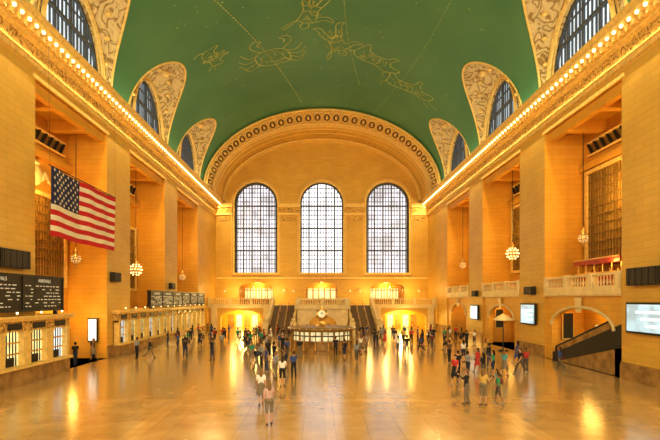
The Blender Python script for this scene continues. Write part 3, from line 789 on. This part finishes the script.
def figure(cx, cy, s=1.0, rot=0.0):
    T = TF(cx, cy, s, rot)
    ribbon(T(blob(0, 3.0, .5, .6, 0, .05)), .06, True)
    ribbon(smooth(T([(-.3, 2.4), (-1.2, 2.1), (-2.0, 2.9), (-2.6, 3.8), (-2.2, 3.9), (-1.5, 2.9), (-.9, 1.6), (-.7, .2), (-1.3, -1.2), (-1.1, -2.7), (-1.7, -3.0), (-.6, -3.0), (-.5, -1.2), (0, -.2)])), .06)
    ribbon(smooth(T([(.3, 2.4), (1.2, 2.1), (2.1, 1.4), (3.0, 1.9), (3.1, 1.5), (2.1, .8), (1.0, 1.4), (.8, .2), (1.4, -1.1), (1.8, -2.6), (2.5, -2.8), (1.3, -3.1), (.7, -1.2), (0, -.2)])), .06)
    ribbon(T([(-.7, .4), (.8, .4), (1.1, -.5), (-1.0, -.5), (-.7, .4)]), .05); ribbon(T([(-.5, 1.9), (0, 1.5), (.5, 1.9)]), .05)
    for k_ in range(4): ribbon(smooth(T([(-.9+.5*k_, -.5), (-1.1+.55*k_, -1.0), (-.8+.5*k_, -1.4)])), .04)
    hatch(cx, cy+.6*s, .8*s, 1.6*s, 22); hatch(cx, cy-1.6*s, 1.3*s, 1.0*s, 16)
figure(-1.4, 46.5, .95, .25); figure(1.2, 52.0, .95, -.4)
def bull(cx, cy, s, rot):
    T = TF(cx, cy, s, rot)
    ribbon(smooth(T([(-3, 0), (-2.4, 1.0), (-.8, 1.2), (.8, 1.0), (1.8, 1.5), (2.6, 1.3), (3.3, .5), (3.6, -.2), (3.1, -.5), (2.5, -.1), (1.9, -.4), (1.7, -1.6), (2.2, -2.4), (1.5, -2.4), (1.1, -1.2), (0, -.9), (-1.4, -1.0), (-1.7, -2.2), (-2.2, -2.6), (-2.5, -1.4), (-3, 0)])), .065)
    ribbon(smooth(T([(2.4, 1.3), (2.2, 2.1), (2.9, 2.7)])), .06); ribbon(smooth(T([(2.8, 1.2), (3.4, 1.9), (4.1, 1.9)])), .06); ribbon(smooth(T([(-3, 0), (-3.8, .6), (-3.9, 1.7)])), .05)
    for k_ in range(5): ribbon(smooth(T([(-1.9+.8*k_, .9), (-1.6+.8*k_, 0), (-2.0+.8*k_, -.7)])), .035)
    hatch(cx, cy-.3*s, 2.2*s, .8*s, 32)
bull(6.2, 55.0, .95, .4); bull(10.8, 58.5, .9, -.2); bull(-12.2, 50.0, .55, 1.2)
for i in range(240):
    x = rnd.uniform(-15, 15); y = rnd.uniform(25, 69)
    if groin(y) < .1 or abs(x) < 13.5: star(x, y, rnd.uniform(.05, .14))
mb.obj('constellation_painting', [M_gold])

# ------------------------------------------------------------------ people
def pmat(name, src):
    m, nt, b = new_mat(name); oi = N(nt, 'ShaderNodeObjectInfo'); b.inputs['Roughness'].default_value = .8
    if src == 'color': nt.links.new(oi.outputs['Color'], b.inputs['Base Color'])
    else:
        r = N(nt, 'ShaderNodeValToRGB'); r.color_ramp.interpolation = 'CONSTANT'; e = r.color_ramp.elements
        e[0].color = (*src[0], 1); e[0].position = 0; e[1].position = 1/len(src); e[1].color = (*src[1], 1)
        for i in range(2, len(src)): q = e.new(i/len(src)); q.color = (*src[i], 1)
        nt.links.new(oi.outputs['Random'], r.inputs['Fac']); nt.links.new(r.outputs['Color'], b.inputs['Base Color'])
    return m
PM = [pmat('skin', [(.52, .30, .19), (.58, .36, .24), (.30, .16, .09), (.55, .33, .22)]), pmat('shirt_cloth', 'color'),
      pmat('trouser_cloth', [(.03, .04, .09), (.02, .02, .025), (.12, .10, .08), (.05, .07, .14), (.22, .18, .12)]),
      pmat('shoe_leather', [(.02, .015, .012), (.3, .3, .3), (.05, .03, .02)]),
      pmat('hair', [(.015, .01, .008), (.06, .03, .012), (.02, .012, .008), (.22, .13, .05)]), pmat('bag_cloth', [(.02, .02, .03), (.2, .04, .03), (.05, .06, .1)]),
      simple('eye_dark', (.01, .008, .006), .2)]
def human(name, female=False, stride=0.0, aL=0.1, aR=-0.1, bL=.25, bR=.25, bottom='trousers', longhair=False, bag=None, longsleeve=False):
    parts = []
    def add(l, p0, r0, p1, r1, cone=False): parts.append((l, Vector(p0), r0, Vector(p1), r1, cone))
    sh = .165 if female else .19; hipw = .095 if female else .088
    ank = []
    legs = []
    for s in (-1, 1):
        a = stride*s; fl = .08 if a >= 0 else .45*min(1, abs(a)*2.5)
        hip = Vector((s*hipw, 0, .92)); knee = hip+.43*Vector((s*.02, math.sin(a), -math.cos(a)))
        an = knee+.41*Vector((0, math.sin(a-fl), -math.cos(a-fl))); legs.append((hip, knee, an, s, a)); ank.append(an.z)
    dz = Vector((0, 0, .085-min(ank)))
    for hip, knee, an, s, a in legs:
        lt = 2 if bottom in ('trousers', 'shorts') else 0
        lc = 2 if bottom == 'trousers' else 0; ex = .012 if bottom == 'trousers' else 0
        add(lt, hip+dz, .088, knee+dz, .062 if lt == 2 and bottom == 'shorts' else .058+ex)
        add(lc, knee+dz, .056+ex, an+dz, .036+ex*1.5)
        f = an+dz; tilt = -.06 if a < -.15 else 0
        add(3, f+Vector((0, -.03, -.035)), .042, f+Vector((0, .14, -.048+tilt)), .033)
    Z = dz.z
    tl = 1
    for s in (-1, 1):
        add(2 if bottom != 'dress' else 1, (s*.065, 0, .95+Z), .115 if not female else .12, (s*.05, 0, 1.04+Z), .105)
        add(tl, (s*.055, 0, 1.04+Z), .103, (s*.05, .005, 1.14+Z), .09 if female else .1)
        add(tl, (s*.05, .005, 1.14+Z), .09 if female else .1, (s*.08, 0, 1.31+Z), .1)
        add(tl, (s*.07, 0, 1.34+Z), .09, (s*(sh-.02), -.005, 1.405+Z), .055)
        if female: add(tl, (s*.07, .07, 1.28+Z), .055, (s*.07, .05, 1.3+Z), .06)
    add(tl, (0, 0, 1.05+Z), .1, (0, 0, 1.34+Z), .1)
    if bottom == 'skirt': add(2, (0, 0, 1.0+Z), .15, (0, 0, .52), .24, True)
    if bottom == 'dress': add(1, (0, 0, 1.05+Z), .13, (0, 0, .5), .25, True)
    add(0, (0, -.005, 1.42+Z), .055, (0, .01, 1.54+Z), .05)
    add(0, (0, -.005, 1.645+Z), .085, (0, .022, 1.60+Z), .075); add(0, (0, .02, 1.60+Z), .07, (0, .04, 1.555+Z), .045)
    add(4, (0, -.018, 1.665+Z), .093, (0, -.035, 1.62+Z), .09)
    if longhair: add(4, (0, -.045, 1.63+Z), .085, (0, -.075, 1.42+Z), .065)
    hands = []
    for s, a, bd in ((-1, aL, bL), (1, aR, bR)):
        S = Vector((s*sh, 0, 1.395+Z)); E = S+.285*Vector((s*.17, math.sin(a), -math.cos(a))).normalized()
        W = E+.25*Vector((s*-.02, math.sin(a+bd), -math.cos(a+bd))).normalized()
        mid = S.lerp(E, .6)
        add(1, S, .056, mid, .05); add(1 if longsleeve else 0, mid, .044, E, .038); add(1 if longsleeve else 0, E, .04, W, .027)
        d = (W-E).normalized(); add(0, W, .026, W+d*.08, .03); hands.append((W+d*.08, d, s))
    if bag == 'back': add(5, (-.06, -.17, 1.18+Z), .1, (-.06, -.17, 1.34+Z), .085); add(5, (.06, -.17, 1.18+Z), .1, (.06, -.17, 1.34+Z), .085)
    if bag == 'side':
        add(5, (.27, -.03, .88+Z), .09, (.27, -.1, .9+Z), .09); add(5, (.25, -.03, .95+Z), .02, (.12, 0, 1.45+Z), .02)
    mb = MB()
    for l, p0, r0, p1, r1, cone in parts:
        if not cone: mb.sphere(p0, r0, 14, 8, 0); mb.sphere(p1, r1, 14, 8, 0)
        mb.tube(p0, p1, r0, r1, 16 if cone else 14, 0)
    tmp = mb.obj('tmp_body', [])
    md = tmp.modifiers.new('r', 'REMESH'); md.mode = 'VOXEL'; md.voxel_size = .017
    sm = tmp.modifiers.new('s', 'SMOOTH'); sm.iterations = 4; sm.factor = .5
    dg = bpy.context.evaluated_depsgraph_get(); dg.update()
    me = bpy.data.meshes.new_from_object(tmp.evaluated_get(dg)); bpy.data.objects.remove(tmp)
    out = MB(); out.v = [tuple(v.co) for v in me.vertices]
    for p in me.polygons:
        c = Vector(p.center); best = 9; bl = 0
        for l, p0, r0, p1, r1, cone in parts:
            d = p1-p0; t = max(0, min(1, (c-p0).dot(d)/max(1e-9, d.length_squared)))
            q = (c-p0-d*t).length-(r0+(r1-r0)*t)
            if q < best: best = q; bl = l
        out.f.append(list(p.vertices)); out.m.append(bl); out.sm.append(True)
    for tip, d, s in hands:
        for j, L in enumerate((.06, .072, .068, .054)):
            off = Vector((0, (j-1.5)*.017, 0)); b0 = tip+off+d*.012; kn = b0+d*L*.5; en = kn+(d+Vector((-s*.5, 0, 0))).normalized()*L*.5
            out.tube(b0, kn, .009, .008, 6, 0); out.tube(kn, en, .008, .006, 6, 0)
        b0 = tip-d*.05+Vector((0, .025, 0)); kn = b0+(d*.6+Vector((-s*.3, .8, 0))).normalized()*.035; out.tube(b0, kn, .011, .009, 6, 0); out.tube(kn, kn+d*.03, .009, .007, 6, 0)
    hz = 1.61+Z
    for s in (-1, 1):
        out.sphere((s*.032, .088, hz+.005), .011, 6, 5, 6); out.sphere((s*.082, 0, hz), .02, 6, 5, 0, (.5, 1, 1.4))
        out.tube((s*.018, .096, hz+.022), (s*.045, .088, hz+.022), .004, .004, 4, 4)
    out.tube((0, .092, hz+.01), (0, .112, hz-.022), .008, .013, 6, 0); out.tube((-.02, .088, hz-.048), (.02, .088, hz-.048), .006, .006, 5, 5)
    me2 = bpy.data.meshes.new(name); me2.from_pydata(out.v, [], out.f)
    for m in PM: me2.materials.append(m)
    me2.polygons.foreach_set('material_index', out.m); me2.polygons.foreach_set('use_smooth', out.sm); me2.update()
    bpy.data.meshes.remove(me)
    return me2
H = [
 ('man', human('man_standing', False, .06, .05, .05, .2, .2, 'trousers')),
 ('man', human('man_walking', False, .42, .38, -.38, .3, .3, 'trousers', False, 'back')),
 ('woman', human('woman_walking_dress', True, .35, -.1, .3, .3, .5, 'dress', True, 'side')),
 ('woman', human('woman_standing', True, .08, .1, .5, .2, 1.5, 'shorts', True)),
 ('man', human('man_shorts', False, .2, .2, -.2, .5, .4, 'shorts', False, 'back')),
 ('woman', human('woman_walking', True, .45, -.35, .4, .3, .3, 'trousers', True, 'side', True)),
 ('man', human('man_phone', False, -.1, .1, .7, .2, 1.7, 'trousers', False, None, True)),
 ('woman', human('woman_skirt', True, .25, .3, -.2, .3, .3, 'skirt', True)),
]
COLS = {'w': (.85, .82, .78), 'k': (.02, .02, .025), 'b': (.05, .09, .3), 'g': (.04, .32, .18), 'r': (.5, .05, .04), 't': (.1, .4, .45), 'p': (.55, .38, .36), 'y': (.6, .42, .12), 's': (.3, .32, .36), 'n': (.16, .1, .06)}
placed = []
def person(x, y, h, col, rot=None, sc_=1.0):
    nm, me = H[h]
    if sc_ < .9: nm = 'child'
    o = bpy.data.objects.new(nm, me); COL.objects.link(o); o.location = (x, y, 0.002); o.scale = (sc_,)*3
    o.rotation_euler = (0, 0, random.uniform(0, 2*pi) if rot is None else rot); o.color = (*COLS[col], 1); placed.append((x, y))
PPL = [(-2.7, 26.3, 3, 'w', 0), (-2.2, 29, 6, 'b', .4), (-4.2, 31.4, 0, 'b', 2), (-5.0, 32.3, 1, 'k', 1), (-2.6, 18.2, 3, 'p', .3), (-3.35, 21.6, 7, 'w', .2),
 (6.4, 21.8, 6, 'k', 1.2), (7.1, 21.5, 3, 'y', -.8), (7.95, 21.9, 4, 'g', 1.4, .86), (10.3, 31.4, 2, 'r', 2), (8.2, 29, 0, 'k', .3), (8.9, 29.2, 6, 's', -1.2), (10.7, 29.7, 3, 'g', .9),
 (11.4, 29.6, 7, 't', -1), (12.8, 30.5, 1, 'k', 1.8), (13.4, 31.0, 0, 'r', 2.2), (16.4, 32.3, 5, 'b', .4), (-18.9, 34.4, 0, 'k', 1), (-18.9, 37.2, 7, 'n', 2), (-16, 38.8, 0, 's', 1.1), (-14.9, 38.8, 5, 'k', -1.2),
 (-11.9, 38.8, 1, 'n', .2), (-14.4, 44.9, 0, 'b', 1.5), (-12.6, 41, 3, 'k', .4), (-10.1, 44.9, 6, 's', .2), (-9.1, 49.8, 5, 'w', 2), (-16.4, 48, 0, 'k', 1.5), (-16.6, 52, 4, 'b', 1.5), (-16.3, 57, 7, 'k', 1.5), (-16.6, 61, 0, 'r', 1.5),
 (6.5, 40.9, 3, 'w', .3), (7.3, 41, 0, 'k', -.3), (9, 43.2, 5, 'b', 1), (10.5, 44.9, 1, 'n', 0), (11.8, 44.9, 7, 'k', 2), (5.4, 46.7, 6, 'k', 1.4), (6.6, 49.8, 2, 'r', 1), (2.4, 36.3, 5, 's', .1), (1.5, 37.5, 4, 'n', .4), (-3.9, 42, 0, 'k', 3.5), (-4.4, 44.2, 6, 'b', 4.7), (-4.3, 47, 3, 'w', 4.6), (3.9, 43.4, 0, 's', 1.6), (3.7, 46.9, 7, 'b', 1.4),
 (-4.6, 36.5, 3, 'k', .5), (-5.6, 38.5, 5, 'n', .1), (-6.8, 40, 1, 'k', .8), (8.9, 24.5, 3, 't', 1, .72), (13.2, 38, 5, 'y', 1), (14.6, 47, 0, 'k', .4), (15.6, 52, 7, 'n', 1),
 (-4.9, 34.4, 6, 's', 2.2), (-3.9, 34.0, 0, 'k', -1), (-3.0, 33.2, 3, 'n', 1.2), (-5.8, 35.6, 7, 'g', .2), (-3.2, 37.6, 0, 'b', .6), (-2.2, 38.8, 6, 'k', 0), (-5.3, 41.4, 3, 's', 4), (.9, 40.6, 0, 'k', 0), (3.2, 41.3, 3, 'w', .6),
 (9.6, 35.8, 0, 'n', .5), (9.3, 27.6, 3, 'k', .6), (-9.3, 37.4, 6, 'k', 1.5), (-3.3, 28.6, 0, 's', 1.0), (7.3, 26.6, 7, 'r', 2.4), (11.9, 33.6, 6, 'k', .6), (10.9, 36.4, 3, 'w', .2), (-7.6, 43.6, 7, 'k', .6), (14.8, 35.5, 2, 'b', 1.2)]
for p in PPL: person(p[0], p[1], p[2], p[3], p[4], p[5] if len(p) > 5 else random.uniform(.96, 1.05))
cnt = 0
while cnt < 64:
    x = random.uniform(-15.5, 16.5); y = random.uniform(46, 61.5)
    if abs(x) < 4 and y < 49.5: continue
    if any((x-a)**2+(y-b_)**2 < .9 for a, b_ in placed): continue
    person(x, y, random.randrange(8), random.choice('wkbksnkrgtby'), None, random.uniform(.95, 1.05)); cnt += 1

# ------------------------------------------------------------------ lights
def area(name, loc, rot, sx, sy, P, col):
    l = bpy.data.lights.new(name, 'AREA'); l.shape = 'RECTANGLE'; l.size = sx; l.size_y = sy; l.energy = P; l.color = col
    o = bpy.data.objects.new(name, l); COL.objects.link(o); o.location = loc; o.rotation_euler = rot; return o
for s in (-1, 1):
    area('cove_light', (s*17.9, 38.5, 22.3), (0, pi+s*(-.25), 0), .35, 82, 1250, (1.0, .90, .58))
    area('cornice_strip_light', (s*17.95, 38.5, 20.9), (0, s*.9, 0), .12, 82, 4900, (1.0, .77, .33))
w = bpy.data.worlds.new('sky'); sc.world = w; w.use_nodes = True
nt = w.node_tree; bg = nt.nodes['Background']; sky = nt.nodes.new('ShaderNodeTexSky'); sky.sky_type = 'HOSEK_WILKIE'
nt.links.new(sky.outputs['Color'], bg.inputs['Color']); bg.inputs['Strength'].default_value = .6

# ------------------------------------------------------------------ camera
cam = bpy.data.cameras.new('camera'); co = bpy.data.objects.new('camera', cam); COL.objects.link(co)
co.location = (-.66, 0, 5.0); co.rotation_euler = (pi/2, 0, 0)
cam.sensor_width = 36; cam.lens = 458/660*36; cam.shift_x = 12/660; cam.shift_y = 79/660; cam.clip_end = 500
sc.camera = co
